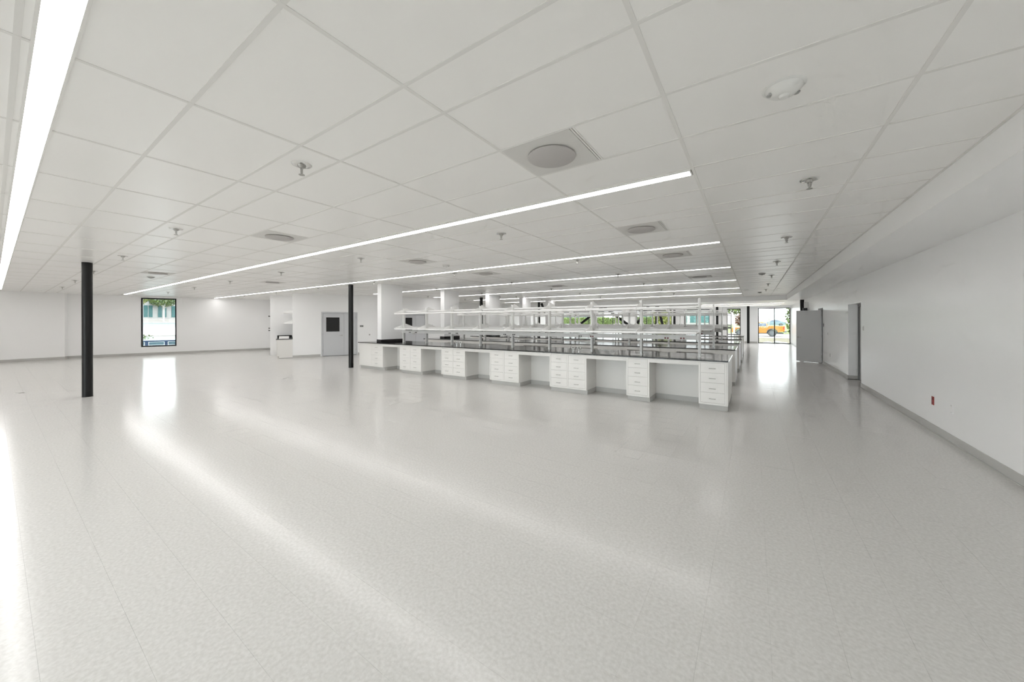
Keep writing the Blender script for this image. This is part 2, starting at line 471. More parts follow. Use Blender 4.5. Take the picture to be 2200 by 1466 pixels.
detector(0.15, 2.60, 'large white round ceiling detector with two grey sensor windows, nearest of all', s=1.15)
detector(0.21, 12.45, 'dark round ceiling detector beyond the last near sprinklers by the aisle', True)
detector(0.25, 20.4, 'farthest dark round ceiling detector just before the bulkhead', True)
detector(-14.8, 2.67, 'small dark round ceiling detector right of the left black column', True)
detector(-6.1, 6.15, 'small white round ceiling detector over the open floor before the first bench')

# ------------------------------------------------------------------ walls
mb = MB()
wall_seg(mb, (XR, YF + 0.2), (XR, YB), 0.2, [(YF + .2 - 19.2, YF + .2 - 18.25, 0, 2.13), (YF + .2 - 13.75, YF + .2 - 12.29, 0, 2.125)])
struct('wall_right', mb, WALL, 'long plain white wall with two door openings')
mb = MB()   # recess behind the first opening, and the dark room behind the open door
mb.box(XR + 0.2, XR + 0.28, 13.75, 13.85, 0, HW).box(XR + 0.2, XR + 0.28, 12.19, 12.29, 0, HW).box(XR + 0.2, XR + 0.28, 12.29, 13.75, 2.125, HW)
mb.box(XR + 0.28, XR + 0.34, 12.1, 13.9, 0, HW)
mb.box(XR + 0.2, XR + 1.6, 19.2, 19.3, 0, HW).box(XR + 0.2, XR + 1.6, 18.15, 18.25, 0, HW).box(XR + 1.5, XR + 1.6, 18.2, 19.25, 0, HW)
struct('wall_recess', mb, WALL)
BW_FILL = [(-11.5, -7.7), (-7.0, -3.2), (-2.6, 1.9)]  # openings for unseen windows, added to even out the room light
mb = MB()
wall_seg(mb, (XR + 0.2, YB), (-26.5, YB), 0.2, [(XR + .2 - b_, XR + .2 - a_, 0.30, 2.75) for a_, b_ in BW_FILL])
struct('wall_back', mb, WALL)
mb = MB()
wall_seg(mb, (-26.25, YB), (-26.25, 1.9), 0.3)
mb.prism([(-26.25, 1.9), (-26.6, 2.0), (-26.8, 1.7), (-26.5, 1.5)], 0, HW, 'z')
LT0, LT1, LZ0, LZ1 = 2.40, 3.73, 0.41, 2.95
wall_seg(mb, LB0, LB1, 0.25, [(LT0, LT1, LZ0, LZ1)])
struct('wall_left', mb, WALL, 'far white wall with one tall black-framed window')
mb = MB()
wall_seg(mb, LB1, NCORN, 0.2)
wall_seg(mb, NCORN, NICHE, 0.2)
wall_seg(mb, NICHE, W2A, 0.2)
struct('wall_niche', mb, WALL, 'white wall block with the small counter niche')
D1 = (1.20, 2.80); D2 = (4.92, 6.42)
mb = MB()
wall_seg(mb, W2A, W2E, 0.18, [(D1[0], D1[1], 0, 2.15), (D2[0], D2[1], 0, 2.10)])
struct('wall_door', mb, WALL, 'white wall with pale double doors behind the lab benches')
mb = MB()
wall_seg(mb, W2E, (-17.3, 17.2), 0.2); wall_seg(mb, (-17.3, 17.2), (-16.6, YF), 0.2)
struct('wall_far_left', mb, WALL)
FW = [(0.29, 2.20, 0.0, 2.62, [1.28]), (-1.70, -0.81, 0.60, 2.62, []), (-4.75, -2.90, 0.60, 2.62, [-3.82]),
      (-8.60, -5.70, 0.60, 2.62, [-7.75, -7.0]), (-15.9, -9.9, 0.60, 2.62, [-14.5, -13.1, -11.7, -10.75])]
mb = MB()
wall_seg(mb, (-16.8, YF), (XR + 0.2, YF), 0.2, [(a + 16.8, b + 16.8, c, d) for a, b, c, d, _ in FW])
struct('wall_far', mb, WALL, 'white window wall at the far end of the room')

# windows of the far wall
def window(name, L, z0, z1, mull, place, label, depth=0.06, fw=0.05):
    """black framed window; local x along the wall, y outward"""
    e = empty(name, (0, 0, 0)); place(e)
    fr = MB().box(0, L, 0, depth, z0, z0 + fw).box(0, L, 0, depth, z1 - fw, z1).box(0, fw, 0, depth, z0 + fw, z1 - fw).box(L - fw, L, 0, depth, z0 + fw, z1 - fw)
    link('window_frame', fr.mesh('window_frame', FRAME), e)
    for q in mull:
        link('mullion', MB().box(q - 0.03, q + 0.03, 0, depth, z0 + fw, z1 - fw).mesh('mullion', FRAME), e)
    ed = [0] + list(mull) + [L]
    for a, b in zip(ed, ed[1:]):
        link('pane', MB().box(a + 0.03, b - 0.03, depth * 0.45, depth * 0.55, z0 + fw, z1 - fw).mesh('pane', GLASS), e)
    e['kind'] = 'structure'; e['label'] = label
    return e
wl = ['floor-to-ceiling black framed window showing an orange pickup truck', 'narrow black framed window with a tree, beside the far bench ends',
      'two-pane black framed window seen over the bench shelves', 'three-pane black framed window with hedge and tree behind a steel brace',
      'wide black framed window with hedge and parked cars behind the shelves']
for k, (a, b, c, d, mu) in enumerate(FW):
    def pl(e, a=a): e.location = (a, YF + 0.06, 0)
    window('window_%d' % (k + 1), b - a, c, d, [q - a for q in mu], pl, wl[k])
def pl(e):
    dd = (LB1 - LB0).normalized(); p = LB0 + dd * LT0 + Vector((-dd.y, dd.x)) * 0.12
    e.location = (p.x, p.y, 0); e.rotation_euler = (0, 0, math.atan2(dd.y, dd.x))
window('window_6', LT1 - LT0, LZ0, LZ1, [], pl, 'single tall black framed window in the far left white wall', depth=0.08, fw=0.06)

for k, (a_, b_) in enumerate(BW_FILL):  # added windows out of view, letting fill daylight in from behind
    def pl(e, b_=b_): e.location = (b_, YB - 0.06, 0); e.rotation_euler = (0, 0, R(180))
    window('window_%d' % (k + 7), b_ - a_, 0.30, 2.75, [(b_ - a_) / 2], pl, 'unseen black framed window added behind the camera for fill light, %s along the wall' % ORD[k])
struct('ground_behind', MB().box(-45, 25, -40, YB - 0.25, -0.3, -0.12), CONC)  # unseen pale ground, added to bounce light through the added windows
# baseboards
def baseboard(name, segs, h=0.11):
    mb = MB()
    for P0, P1 in segs:
        P0, P1 = Vector(P0), Vector(P1); d = (P1 - P0).normalized(); n = Vector((d.y, -d.x)) * 0.012
        mb.prism([P0, P1, P1 + n, P0 + n], 0.0005, h, 'z')
        n2 = n * 1.8
        mb.prism([P0, P1, P1 + n2, P0 + n2], 0.0005, 0.012, 'z')
    return struct(name, mb, BASE)
baseboard('baseboard_right', [((XR, YF), (XR, 19.25)), ((XR, 18.2), (XR, 13.75)), ((XR, 12.29), (XR, YB))])
baseboard('baseboard_left', [((-26.25, YB), (-26.25, 1.9)), ((-26.25, 1.9), LB0), (LB0, LB1)])
baseboard('baseboard_niche', [(LB1, NCORN)])
baseboard('baseboard_door_wall', [(W2A, W2A + W2D * (D1[0] - .05)), (W2A + W2D * (D1[1] + .05), W2A + W2D * (D2[0] - .05)), (W2A + W2D * (D2[1] + .05), W2E)])
baseboard('baseboard_far', [((-16.5, YF), (0.25, YF)), ((2.2, YF), (XR, YF))])
baseboard('baseboard_recess', [((XR + 0.27, 13.749), (XR, 13.749))])

# ------------------------------------------------------------------ doors
def lever(parent, x, y, z, flip=1, side=-1):
    o = link('door_handle', MB().lathe([(0.0, 0.0), (0.028, 0.0), (0.028, 0.008), (0.0, 0.009)], 16).tube((0, 0, 0.005), (0, 0, 0.05), 0.009, 10).mesh('door_handle', STEEL), parent)
    o.location = (x, y, z); o.rotation_euler = (R(90) if side < 0 else R(-90), 0, 0)
    l = link('lever', MB().tube((0, 0, 0.048), (flip * 0.12, 0, 0.048), 0.010, 10).mesh('lever', STEEL), o)
def double_door(name, t0, t1, h, lab):
    p = W2A + W2D * t0; L = t1 - t0
    e = empty(name, (p.x, p.y, 0), math.atan2(W2D.y, W2D.x))
    fr = MB().box(0.0, 0.045, 0.0, 0.12, 0, h).box(L - 0.045, L, 0.0, 0.12, 0, h).box(0.045, L - 0.045, 0.0, 0.12, h - 0.045, h)
    fr.box(-0.02, 0.04, -0.012, 0.0, 0, h + 0.02).box(L - 0.04, L + 0.02, -0.012, 0, 0, h + 0.02).box(0.04, L - 0.04, -0.012, 0, h - 0.04, h + 0.02)
    link('door_frame', fr.mesh('door_frame', DOORW), e)
    sp = 0.62 * L
    wz0, wz1, wx0, wx1 = 1.20, 1.90, 0.20, sp - 0.20
    leaf = MB()
    x0, x1 = 0.05, sp - 0.002
    leaf.box(x0, wx0, 0.03, 0.075, 0.015, h - 0.05).box(wx1, x1, 0.03, 0.075, 0.015, h - 0.05)
    leaf.box(wx0, wx1, 0.03, 0.075, 0.015, wz0).box(wx0, wx1, 0.03, 0.075, wz1, h - 0.05)
    lf = link('door_leaf', leaf.mesh('door_leaf', DOORW), e)
    link('vision_panel', MB().box(wx0, wx1, 0.045, 0.06, wz0, wz1).mesh('vision_panel', DGLASS), lf)
    gl = MB()
    for a, b, c, d in ((wx0 - .02, wx1 + .02, wz0 - .02, wz0), (wx0 - .02, wx1 + .02, wz1, wz1 + .02), (wx0 - .02, wx0, wz0, wz1), (wx1, wx1 + .02, wz0, wz1)):
        gl.box(a, b, 0.024, 0.03, c, d)
    link('glazing_bead', gl.mesh('glazing_bead', DOORW), lf)
    lever(lf, sp - 0.09, 0.03, 1.01, -1)
    lf2 = link('door_leaf', MB().box(sp + 0.003, L - 0.05, 0.03, 0.075, 0.015, h - 0.05).mesh('door_leaf', DOORW), e)
    hg = MB().tube((0, 0, 0), (0, 0, 0.11), 0.009, 8).mesh('hinge', STEEL)
    for z in (0.22, 1.02, 1.85):
        link('hinge', hg, e, (0.05, 0.022, z)); link('hinge', hg, e, (L - 0.05, 0.022, z))
    link('door_sweep', MB().box(0.05, L - 0.05, 0.02, 0.09, 0.0008, 0.014).mesh('door_sweep', FRAME), e)
    tag(e, lab, None, None, 'structure')
    # corridor behind, unlit
    return e
double_door('door_1', D1[0], D1[1], 2.15, 'pale double door with black square vision panel behind the black column')
double_door('door_2', D2[0], D2[1], 2.10, 'pale double door with black vision panel seen through the bench shelves')
mb = MB()
a = W2A + W2D * 0.6 + W2N * 0.181; b = W2E + W2N * 0.181
wall_seg(mb, a, b, 0.05)
struct('wall_door_backing', mb, WALL)
# open grey door in the right wall
e = empty('door_3')
e.location = (XR - 0.005, 18.25, 0)
fr = MB().box(0, 0.2, -0.0, 0.04, 0, 2.13).box(0, 0.2, 0.91, 0.95, 0, 2.13).box(0, 0.2, 0.04, 0.91, 2.09, 2.13)
fr.box(-0.012, 0.0, -0.045, 0.03, 0, 2.17).box(-0.012, 0, 0.92, 0.995, 0, 2.17).box(-0.012, 0, 0.03, 0.92, 2.10, 2.17)
link('door_frame', fr.mesh('door_frame', FRAMEG), e)
ang = math.atan2(18.72 - 18.25, 1.50 - 2.23)
lf = link('door_leaf', MB().box(0, 0.87, -0.022, 0.022, 0.025, 2.085).mesh('door_leaf', DOORG), e, (-0.02, 0.04, 0), ang)
lever(lf, 0.80, 0.022, 1.0, -1, side=1); 
hg = MB().tube((0, 0, 0), (0, 0, 0.11), 0.009, 8).mesh('hinge', STEEL)
for z in (0.22, 1.02, 1.85): link('hinge', hg, e, (-0.02, 0.03, z))
tag(e, 'grey flush door standing open into the aisle', None, None, 'structure')
# recessed grey door
e = empty('door_4', (XR + 0.2, 12.29, 0))
fr = MB().box(0.0, 0.08, 1.40, 1.455, 0, 2.12).box(0.0, 0.08, 0.005, 0.06, 0, 2.12).box(0.0, 0.08, 0.06, 1.40, 2.06, 2.12)
link('door_frame', fr.mesh('door_frame', FRAMEG), e)
lf = link('door_leaf', MB().box(0.03, 0.07, 0.065, 1.395, 0.012, 2.055).mesh('door_leaf', DOORG), e)
tag(e, 'grey door set back in the first opening of the long white wall', None, None, 'structure')

# ------------------------------------------------------------------ steel columns and braces
def column(x, y, z1, lab, r=0.084):
    e = empty('steel_column', (x, y, 0))
    link('shaft', MB().tube((0, 0, 0.0), (0, 0, z1), r, 32).mesh('shaft', BLACK, smooth=True), e)
    link('base_collar', MB().lathe([(r + 0.004, 0.0), (r + 0.004, 0.012), (r, 0.014)], 32).mesh('base_collar', BLACK, smooth=True), e)
    tag(e, lab, 'column', 'black steel columns', 'thing')
column(-12.46, 1.22, ZC, 'black round steel column standing alone on the open floor before the left window')
column(-12.20, 7.42, ZC, 'black round steel column at the end of the nearest lab bench')
column(-12.60, 15.45, ZC, 'black round steel column behind the second and third white casings')
column(-12.62, 21.95, ZC, 'black round steel column far back behind the shelves with a steep brace beside it')
column(-5.15, 24.1, ZS, 'black round steel column behind the right part of the bench shelves')
column(2.11, 23.9, ZS, 'black round column against the long wall, showing above the open grey door')
column(-5.40, 31.8, ZS, 'black column at the window wall between the two-pane and three-pane windows')
column(-2.33, 31.8, ZS, 'black column at the window wall just right of the two-pane window')
column(-0.32, 31.8, ZS, 'black column at the window wall next to the orange truck window')
def brace(p, q, lab, r=0.085):
    o = link('diagonal_brace', MB().tube((0, 0, 0), Vector(q) - Vector(p), r, 20).mesh('diagonal_brace', BLACK, smooth=True), None, p)
    tag(o, lab, 'brace', 'black diagonal braces')
brace((-12.45, 24.2, 0.02), (-8.80, 24.2, 2.67), 'black diagonal brace rising towards the middle of the far wide window')
brace((-5.10, 24.3, 0.02), (-8.70, 24.3, 2.67), 'black diagonal brace falling towards the column, right of the hedge window')
brace((-7.4, 24.5, 0.02), (-5.75, 24.5, 2.67), 'short steep black brace in front of the three-pane window')
brace((-5.12, 24.25, 2.67), (-5.12, 27.4, 0.02), 'black brace running away from the column towards the three-pane window')
brace((-12.6, 22.3, 2.95), (-12.6, 24.6, 0.02), 'steep black brace leaning beside the far back column')

# ------------------------------------------------------------------ lab benches
BX0, BX1 = -11.95, -0.375
ZT = 0.94
PITCH = 3.11
BN = ['nearest', 'second', 'third', 'fourth', 'farthest']
CABS = [(-0.865, -0.405, 1), (-2.225, -1.76, 1), (-4.055, -3.12, 2), (-5.88, -4.945, 2), (-7.71, -6.77, 2), (-9.63, -8.60, 2), (-11.90, -10.52, 1)]
DZ = [(0.705, 0.885, 0.784), (0.521, 0.698, 0.596), (0.337, 0.514, 0.407), (0.142, 0.330, 0.220)]
dcache = {}
handle_me = MB().tube((-0.055, -0.030, 0), (0.055, -0.030, 0), 0.005, 8).tube((-0.042, 0.0, 0), (-0.042, -0.030, 0), 0.004, 8).tube((0.042, 0.0, 0), (0.042, -0.030, 0), 0.004, 8).mesh('handle', STEEL, smooth=True)
def drawer_mesh(wd, ht):
    k = (round(wd, 3), round(ht, 3))
    if k not in dcache:
        dcache[k] = MB().box(-wd / 2, wd / 2, 0, 0.018, -ht / 2, ht / 2).mesh('drawer', CAB, bevel=0.0012)
    return dcache[k]
bodyc = {}
def cabinet(xa, xb, ncol, yf, lab, filler):
    e = empty('base_cabinet', (xa, yf, 0)); L = xb - xa
    key = (round(L, 3), ncol)
    fx = 0.0
    cols = []
    if filler:  fx = L - 0.68
    cw = (L - fx) / ncol
    for c in range(ncol): cols.append((fx + c * cw, fx + (c + 1) * cw))
    if key not in bodyc:
        b = MB()
        b.box(0, L, 0.02, 0.60, 0.105, 0.912)
        b.box(0, 0.030 if not filler else fx + 0.03, 0, 0.02, 0.105, 0.912).box(L - 0.030, L, 0, 0.02, 0.105, 0.912)
        for (a, c) in cols[1:]: b.box(a - 0.016, a + 0.016, 0, 0.02, 0.105, 0.912)
        for (a, c) in cols:
            xl = a + (0.030 if a == fx else 0.016); xr = c - (0.030 if abs(c - L) < 1e-6 else 0.016)
            b.box(xl, xr, 0, 0.02, 0.888, 0.912).box(xl, xr, 0, 0.02, 0.105, 0.139)
        tb = MB().box(0.005, L - 0.005, 0.07, 0.60, 0.0, 0.105).box(0.002, L - 0.002, 0.066, 0.6, 0.0, 0.01)
        bodyc[key] = (b.mesh('carcass', CAB), tb.mesh('toe_kick', BASE))
    link('carcass', bodyc[key][0], e); link('toe_kick', bodyc[key][1], e)
    for (a, c) in cols:
        xl = a + (0.030 if a == fx else 0.016) + 0.003; xr = c - (0.030 if abs(c - L) < 1e-6 else 0.016) - 0.003
        for z0, z1, zh in DZ:
            d = link('drawer', drawer_mesh(xr - xl, z1 - z0), e, ((xl + xr) / 2, 0.0015, (z0 + z1) / 2))
            link('handle', handle_me, d, (0, 0.0, zh - (z0 + z1) / 2))
    tag(e, lab, 'cabinet', 'drawer cabinets under the %s bench' % BN[bi])
cabl = ['single four-drawer cabinet at the aisle end of the %s lab bench', 'single four-drawer cabinet between two kneeholes, second from the aisle on the %s lab bench',
        'double drawer cabinet, third unit from the aisle end on the %s lab bench', 'double drawer cabinet, fourth unit from the aisle end on the %s lab bench',
        'double drawer cabinet, fifth unit from the aisle end on the %s lab bench', 'double drawer cabinet, sixth unit from the aisle end on the %s lab bench',
        'cabinet with one drawer stack at the door end of the %s lab bench']

# shelving meshes (local x = 0 at the aisle-end post, y = 0 on the bench centre line, z = 0 at the worktop)
SP = 1.153
post_me = MB().box(-0.022, 0.022, -0.045, 0.045, 0.004, 1.195).mesh('post', RACK, bevel=0.002)
foot_me = MB().box(-0.035, 0.035, -0.06, 0.06, 0.0, 0.004).mesh('foot_plate', STEEL)
sl = MB()
for k in range(46):
    z = 0.06 + k * 0.0245
    sl.box(-0.0035, 0.0035, -0.0456, -0.0449, z, z + 0.012)
slot_me = sl.mesh('slot_row', SLOT)
def bracket_mesh(sgn):
    p = [(sgn * 0.045, -0.012), (sgn * 0.405, -0.012), (sgn * 0.415, 0.004), (sgn * 0.405, 0.03), (sgn * 0.10, 0.125), (sgn * 0.045, 0.135)]
    return MB().prism(p, -0.003, 0.003, 'x').mesh('bracket', RACK)
brk = {-1: bracket_mesh(-1), 1: bracket_mesh(1)}
def shelf_mesh(sgn):
    L = SP - 0.010
    m_ = MB().box(-L, 0, min(sgn * .05, sgn * .40), max(sgn * .05, sgn * .40), -0.018, 0.0)
    m_.box(-L, 0, min(sgn * .40, sgn * .41), max(sgn * .40, sgn * .41), -0.020, 0.014)
    m_.box(-L, 0, min(sgn * .05, sgn * .055), max(sgn * .05, sgn * .055), 0.0, 0.02)
    return m_.mesh('shelf', RACK)
shf = {-1: shelf_mesh(-1), 1: shelf_mesh(1)}
race_me = MB().box(-SP + 0.001, -0.001, -0.10, 0.10, 0.345, 0.43).mesh('raceway', RACE, bevel=0.002)
rtop_me = MB().box(-SP + 0.001, -0.001, -0.098, 0.098, 0.4302, 0.437).mesh('raceway_cover', RACK)
def outlet_mesh(mt):
    m_ = MB()
    for x in (-0.026, 0.026): m_.tube((x, -0.1005, 0), (x, -0.103, 0), 0.018, 14)
    return m_.mesh('outlet', mt)
outb, outr = outlet_mesh(OUTB), outlet_mesh(OUTR)
OUTX = [-1.216, -1.522, -3.182, -3.479, -5.422, -5.727, -7.534, -7.839, -9.404, -9.709]
tur_body = MB().lathe([(0.0, 0.0), (0.022, 0.0), (0.022, 0.008), (0.011, 0.012), (0.011, 0.055), (0.015, 0.058), (0.015, 0.075), (0.008, 0.08), (0.0, 0.08)], 16).mesh('body', CHROME, smooth=True)
t = MB()
for s_ in (-1, 1):
    t.tube((0, 0, 0.066), (s_ * 0.045, -0.01, 0.066), 0.007, 8).tube((s_ * 0.036, -0.008, 0.066), (s_ * 0.036, -0.008, 0.12), 0.006, 8)
    t.tube((s_ * 0.036, -0.008, 0.12), (s_ * 0.036, -0.05, 0.128), 0.005, 8)
tur_arm = t.mesh('valve_arms', CHROME, smooth=True)
t = MB()
for s_ in (-1, 1): t.tube((s_ * 0.046, -0.01, 0.066), (s_ * 0.056, -0.012, 0.066), 0.014, 12)
tur_knob = t.mesh('knobs', STEEL, smooth=True)

for bi in range(5):
    yf = 7.56 + PITCH * bi; nm = BN[bi]; yc = yf + 0.59
    # worktop
    o = link('worktop', MB().box(BX0, BX1, yf - 0.025, yf + 1.44, 0.914, ZT).mesh('worktop', TOP, bevel=0.002))
    tag(o, 'long black epoxy worktop of the %s lab bench' % nm, 'worktop', 'lab bench worktops')
    cb = MB(); c0, c1, c2, c3 = -11.17, -10.945, yf + 0.25, yf + 1.17
    cb.box(c0 - .02, c1 + .02, c2 - .02, c2, ZT, ZT + .1).box(c0 - .02, c1 + .02, c3, c3 + .02, ZT, ZT + .1).box(c1, c1 + .02, c2, c3, ZT, ZT + .1).box(c0 - .02, c0, c2, c3, ZT, ZT + .1)
    link('curb', cb.mesh('curb', TOP), o)
    # casing round the services riser
    cs = link('column_casing', MB().box(c0 + .002, c1 - .002, c2 + .002, c3 - .002, ZT + .001, ZC + 0.02).mesh('column_casing', WALL))
    tag(cs, 'tall white service casing standing on the %s lab bench' % nm, 'casing', 'white service casings', 'thing')
    # frame: end panels, aprons, kneehole backs
    fr = empty('lab_bench_carcass', (0, yf, 0))
    link('end_panel', MB().box(-0.404, -0.386, 0.004, 1.43, 0.105, 0.912).mesh('end_panel', CAB), fr)
    link('end_base', MB().box(-0.420, -0.392, 0.068, 1.37, 0.0, 0.105).box(-0.420, -0.386, 0.06, 1.375, 0.0, 0.012).mesh('end_base', BASE), fr)
    link('spine_panel', MB().box(BX0 + 0.1, -0.42, 0.63, 0.66, 0.105, 0.912).mesh('spine_panel', CAB), fr)
    link('rear_panel', MB().box(BX0 + 0.1, -0.406, 1.40, 1.43, 0.105, 0.912).box(BX0 + .1, -0.42, 0.66, 1.4, 0.105, 0.11).mesh('rear_panel', CAB), fr)
    link('spine_base', MB().box(BX0 + 0.12, -0.43, 0.62, 1.36, 0.0, 0.105).mesh('spine_base', BASE), fr)
    for (a, b_) in zip([c[0] for c in CABS[:-1]], [c[1] for c in CABS[1:]]):
        link('apron', MB().box(b_ + 0.001, a - 0.001, 0.0, 0.02, 0.828, 0.912).mesh('apron', CAB), fr)
        link('kneehole_back', MB().box(b_ + 0.001, a - 0.001, 0.601, 0.628, 0.105, 0.912).mesh('kneehole_back', CAB), fr)
        link('kneehole_base', MB().box(b_ + 0.001, a - 0.001, 0.590, 0.60, 0.0, 0.105).mesh('kneehole_base', BASE), fr)
    tag(fr, 'white carcass with end panel and kneehole backs of the %s lab bench' % nm, 'bench frame', 'lab bench frames')
    for k, (a, b_, n) in enumerate(CABS):
        cabinet(a, b_, n, yf, cabl[k] % nm, k == 6)
    # shelving
    sh = empty('bench_shelving', (-0.911, yc, ZT))
    for k in range(9):
        link('post', post_me, sh, (-SP * k, 0, 0)); link('foot_plate', foot_me, sh, (-SP * k, 0, 0))
        if bi < 3: link('slot_row', slot_me, sh, (-SP * k, 0, 0))
        for sg, z in ((-1, 1.012), (1, 1.09), (-1, 0.495), (1, 0.535)):
            if k == 0 : continue
            link('bracket', brk[sg], sh, (-SP * k, 0, z))
    for k in range(8):
        for sg, z in ((-1, 1.012), (1, 1.09), (-1, 0.495), (1, 0.535)):
            link('shelf', shf[sg], sh, (-SP * k - 0.005, 0, z))
        link('raceway', race_me, sh, (-SP * k, 0, 0)); link('raceway_cover', rtop_me, sh, (-SP * k, 0, 0))
    for q, x in enumerate(OUTX):
        link('outlet', outr if q < 3 else outb, sh, (x + 0.911, 0, 0.372))
    tag(sh, 'white double-sided shelving with slotted posts on the %s lab bench' % nm, 'shelving', 'bench shelving units')
    if bi < 3:
        for x, lb in ((-3.46, 'aisle-side one of the twin near the middle'), (-3.61, 'door-side one of the twin near the middle'), (-7.27, 'aisle-side one of the twin towards the casing'), (-7.42, 'door-side one of the twin towards the casing')):
            t = empty('gas_turret', (x, yf + 0.37, ZT))
            link('body', tur_body, t); link('valve_arms', tur_arm, t); link('knobs', tur_knob, t)
            tag(t, 'chrome bench valve on the %s worktop, %s' % (nm, lb), 'valve', 'chrome bench valves')

# ------------------------------------------------------------------ niche counter
NZ = math.atan2(ND.y, ND.x)        # local x runs away from the camera along the niche wall, local y towards its open side
def nloc(x=0.0, y=0.0, z=0.0):
    p = W2A + ND * x + NP * y; return (p.x, p.y, z)
NR = NZ
e = empty('niche_cabinet', nloc(0.02, 0.003), NR)
link('carcass', MB().box(0, 2.12, 0.0, 0.60, 0.10, 0.865).mesh('carcass', CAB), e)
link('toe_kick', MB().box(0.0, 2.12, 0.0, 0.53, 0.0, 0.10).mesh('toe_kick', CAB), e)
link('base_strip', MB().box(-0.004, 0.0, 0.0, 0.53, 0.0, 0.012).mesh('base_strip', FRAME), e)
for k in range(4):
    d = link('cabinet_door', MB().box(0.01 + k * .527, 0.527 + k * .527, 0.601, 0.62, 0.12, 0.855).mesh('cabinet_door', CAB), e)
    h_ = link('handle', handle_me, d, (0.26 + k * .527, 0.62, 0.80), R(180))
tag(e, 'white base cabinet in the niche beside the pale double door', 'cabinet')
o = link('niche_worktop', MB().box(0.0, 2.17, 0.003, 0.65, 0.866, 0.896).mesh('niche_worktop', TOP), None, nloc(0.01), NR)
link('backsplash', MB().box(0.03, 2.15, 0.003, 0.022, 0.8965, 1.0).box(2.15, 2.17, 0.003, 0.65, 0.8965, 1.0).mesh('backsplash', TOP), o)
tag(o, 'small black worktop with backsplash in the wall niche', 'worktop')
pp = MB()
o = link('paper_roll_sheet', MB().prism([(0.0, 0.0), (0.25, 0.02), (0.45, 0.10), (0.46, 0.104), (0.25, 0.03), (0.0, 0.004)], -0.2, 0.2, 'y').mesh('paper_roll_sheet', PAPER), None, nloc(0.25, 0.34, 0.8975), NR)
tag(o, 'white curled paper sheets lying on the niche worktop', 'paper')
for z, lb in ((2.10, 'upper white bracket shelf in the wall niche'), (1.60, 'lower white bracket shelf in the wall niche')):
    e = empty('wall_shelf', nloc(0.06, 0.002, z), NR)
    link('board', MB().box(0, 2.0, 0.0, 0.36, 0.0, 0.02).mesh('board', RACK), e)
    for x in (0.06, 1.0, 1.94):
        link('bracket', MB().prism([(0.0, 0.021), (0.0, 0.15), (0.05, 0.14), (0.34, 0.04), (0.36, 0.021)], x - 0.003, x + 0.003, 'x').mesh('bracket', RACK), e)
    tag(e, lb, 'shelf', 'niche wall shelves')
# controls on the side wall of the block
wd = (NCORN - LB1).normalized(); wn = Vector((wd.y, -wd.x))
for z, lb in ((1.98, 'upper small black hook on the edge of the niche wall block'), (1.36, 'middle small black hook on the edge of the niche wall block'), (1.25, 'lowest small black hook on the edge of the niche wall block')):
    p = NCORN - wd * 0.35
    o = link('wall_hook', MB().tube((0, 0, 0), (wn.x * 0.07, wn.y * 0.07, 0), 0.018, 12).tube((wn.x * 0.05, wn.y * 0.05, -0.03), (wn.x * 0.05, wn.y * 0.05, 0.03), 0.02, 12).mesh('wall_hook', FRAME), None, (p.x, p.y, z))
    tag(o, lb, 'hook', 'wall hooks')

# ------------------------------------------------------------------ small fittings
def plate_on_w2(t, z, wd_, ht, mt, name, lab, cat):
    p = W2A + W2D * t - W2N * 0.001
    o = link(name, MB().box(-wd_ / 2, wd_ / 2, -0.012, 0.0, -ht / 2, ht / 2).mesh(name, mt, bevel=0.002), None, (p.x, p.y, z), math.atan2(W2D.y, W2D.x))
    i = link('raised_line', MB().box(-wd_ * 0.32, wd_ * 0.32, -0.0135, -0.012, -ht * 0.18, ht * 0.18).mesh('raised_line', GPLAST), o)
    tag(o, lab, cat)
plate_on_w2(3.02, 1.46, 0.15, 0.075, FRAME, 'room_sign', 'small black room sign beside the double door behind the column', 'sign')
plate_on_w2(6.75, 1.45, 0.12, 0.075, FRAME, 'room_sign', 'small black room sign beside the farther double door', 'sign')
plate_on_w2(3.40, 1.01, 0.06, 0.07, GPLAST, 'access_button', 'small grey access button on the white wall left of the first casing', 'button')
def wall_plate(y, z, wd_, ht, mt, name, lab, cat, dots=None, dm=None):
    o = link(name, MB().box(-0.007, 0.0, -wd_ / 2, wd_ / 2, -ht / 2, ht / 2).mesh(name, mt, bevel=0.0015), None, (XR - 0.0005, y, z))
    if dots:
        for zz, hh, ww in dots:
            link('socket', MB().box(-0.010, -0.007, -ww / 2, ww / 2, zz - hh / 2, zz + hh / 2).mesh('socket', dm), o)
    tag(o, lab, cat)
wall_plate(7.97, 0.462, 0.075, 0.125, PLRED, 'red_outlet', 'red duplex power outlet low on the long white wall', 'outlet', [(0.028, 0.036, 0.036), (-0.028, 0.036, 0.036)], OUTR)
wall_plate(7.36, 0.46, 0.075, 0.12, WALL, 'blank_plate', 'white blank cover plate on the wall right of the red outlet', 'plate', [(0.045, 0.006, 0.006), (-0.045, 0.006, 0.006)], GPLAST)
wall_plate(12.05, 1.48, 0.075, 0.12, WPLAST, 'light_switch', 'white light switch beside the recessed doorway', 'switch', [(0.0, 0.07, 0.032)], GPLAST)
wall_plate(18.0, 1.50, 0.10, 0.12, FRAME, 'door_sign', 'small black sign beside the hinges of the open grey door', 'sign', [(0.0, 0.03, 0.06)], GPLAST)
wall_plate(17.04, 1.19, 0.085, 0.13, WPLAST, 'thermostat', 'white thermostat plate between the grey door and the recessed doorway', 'thermostat', [(0.01, 0.05, 0.05)], GPLAST)
wall_plate(16.59, 0.46, 0.08, 0.125, WPLAST, 'wall_outlet', 'white power outlet with dark sockets near the open grey door', 'outlet', [(0.028, 0.036, 0.036), (-0.028, 0.036, 0.036)], OUTB)
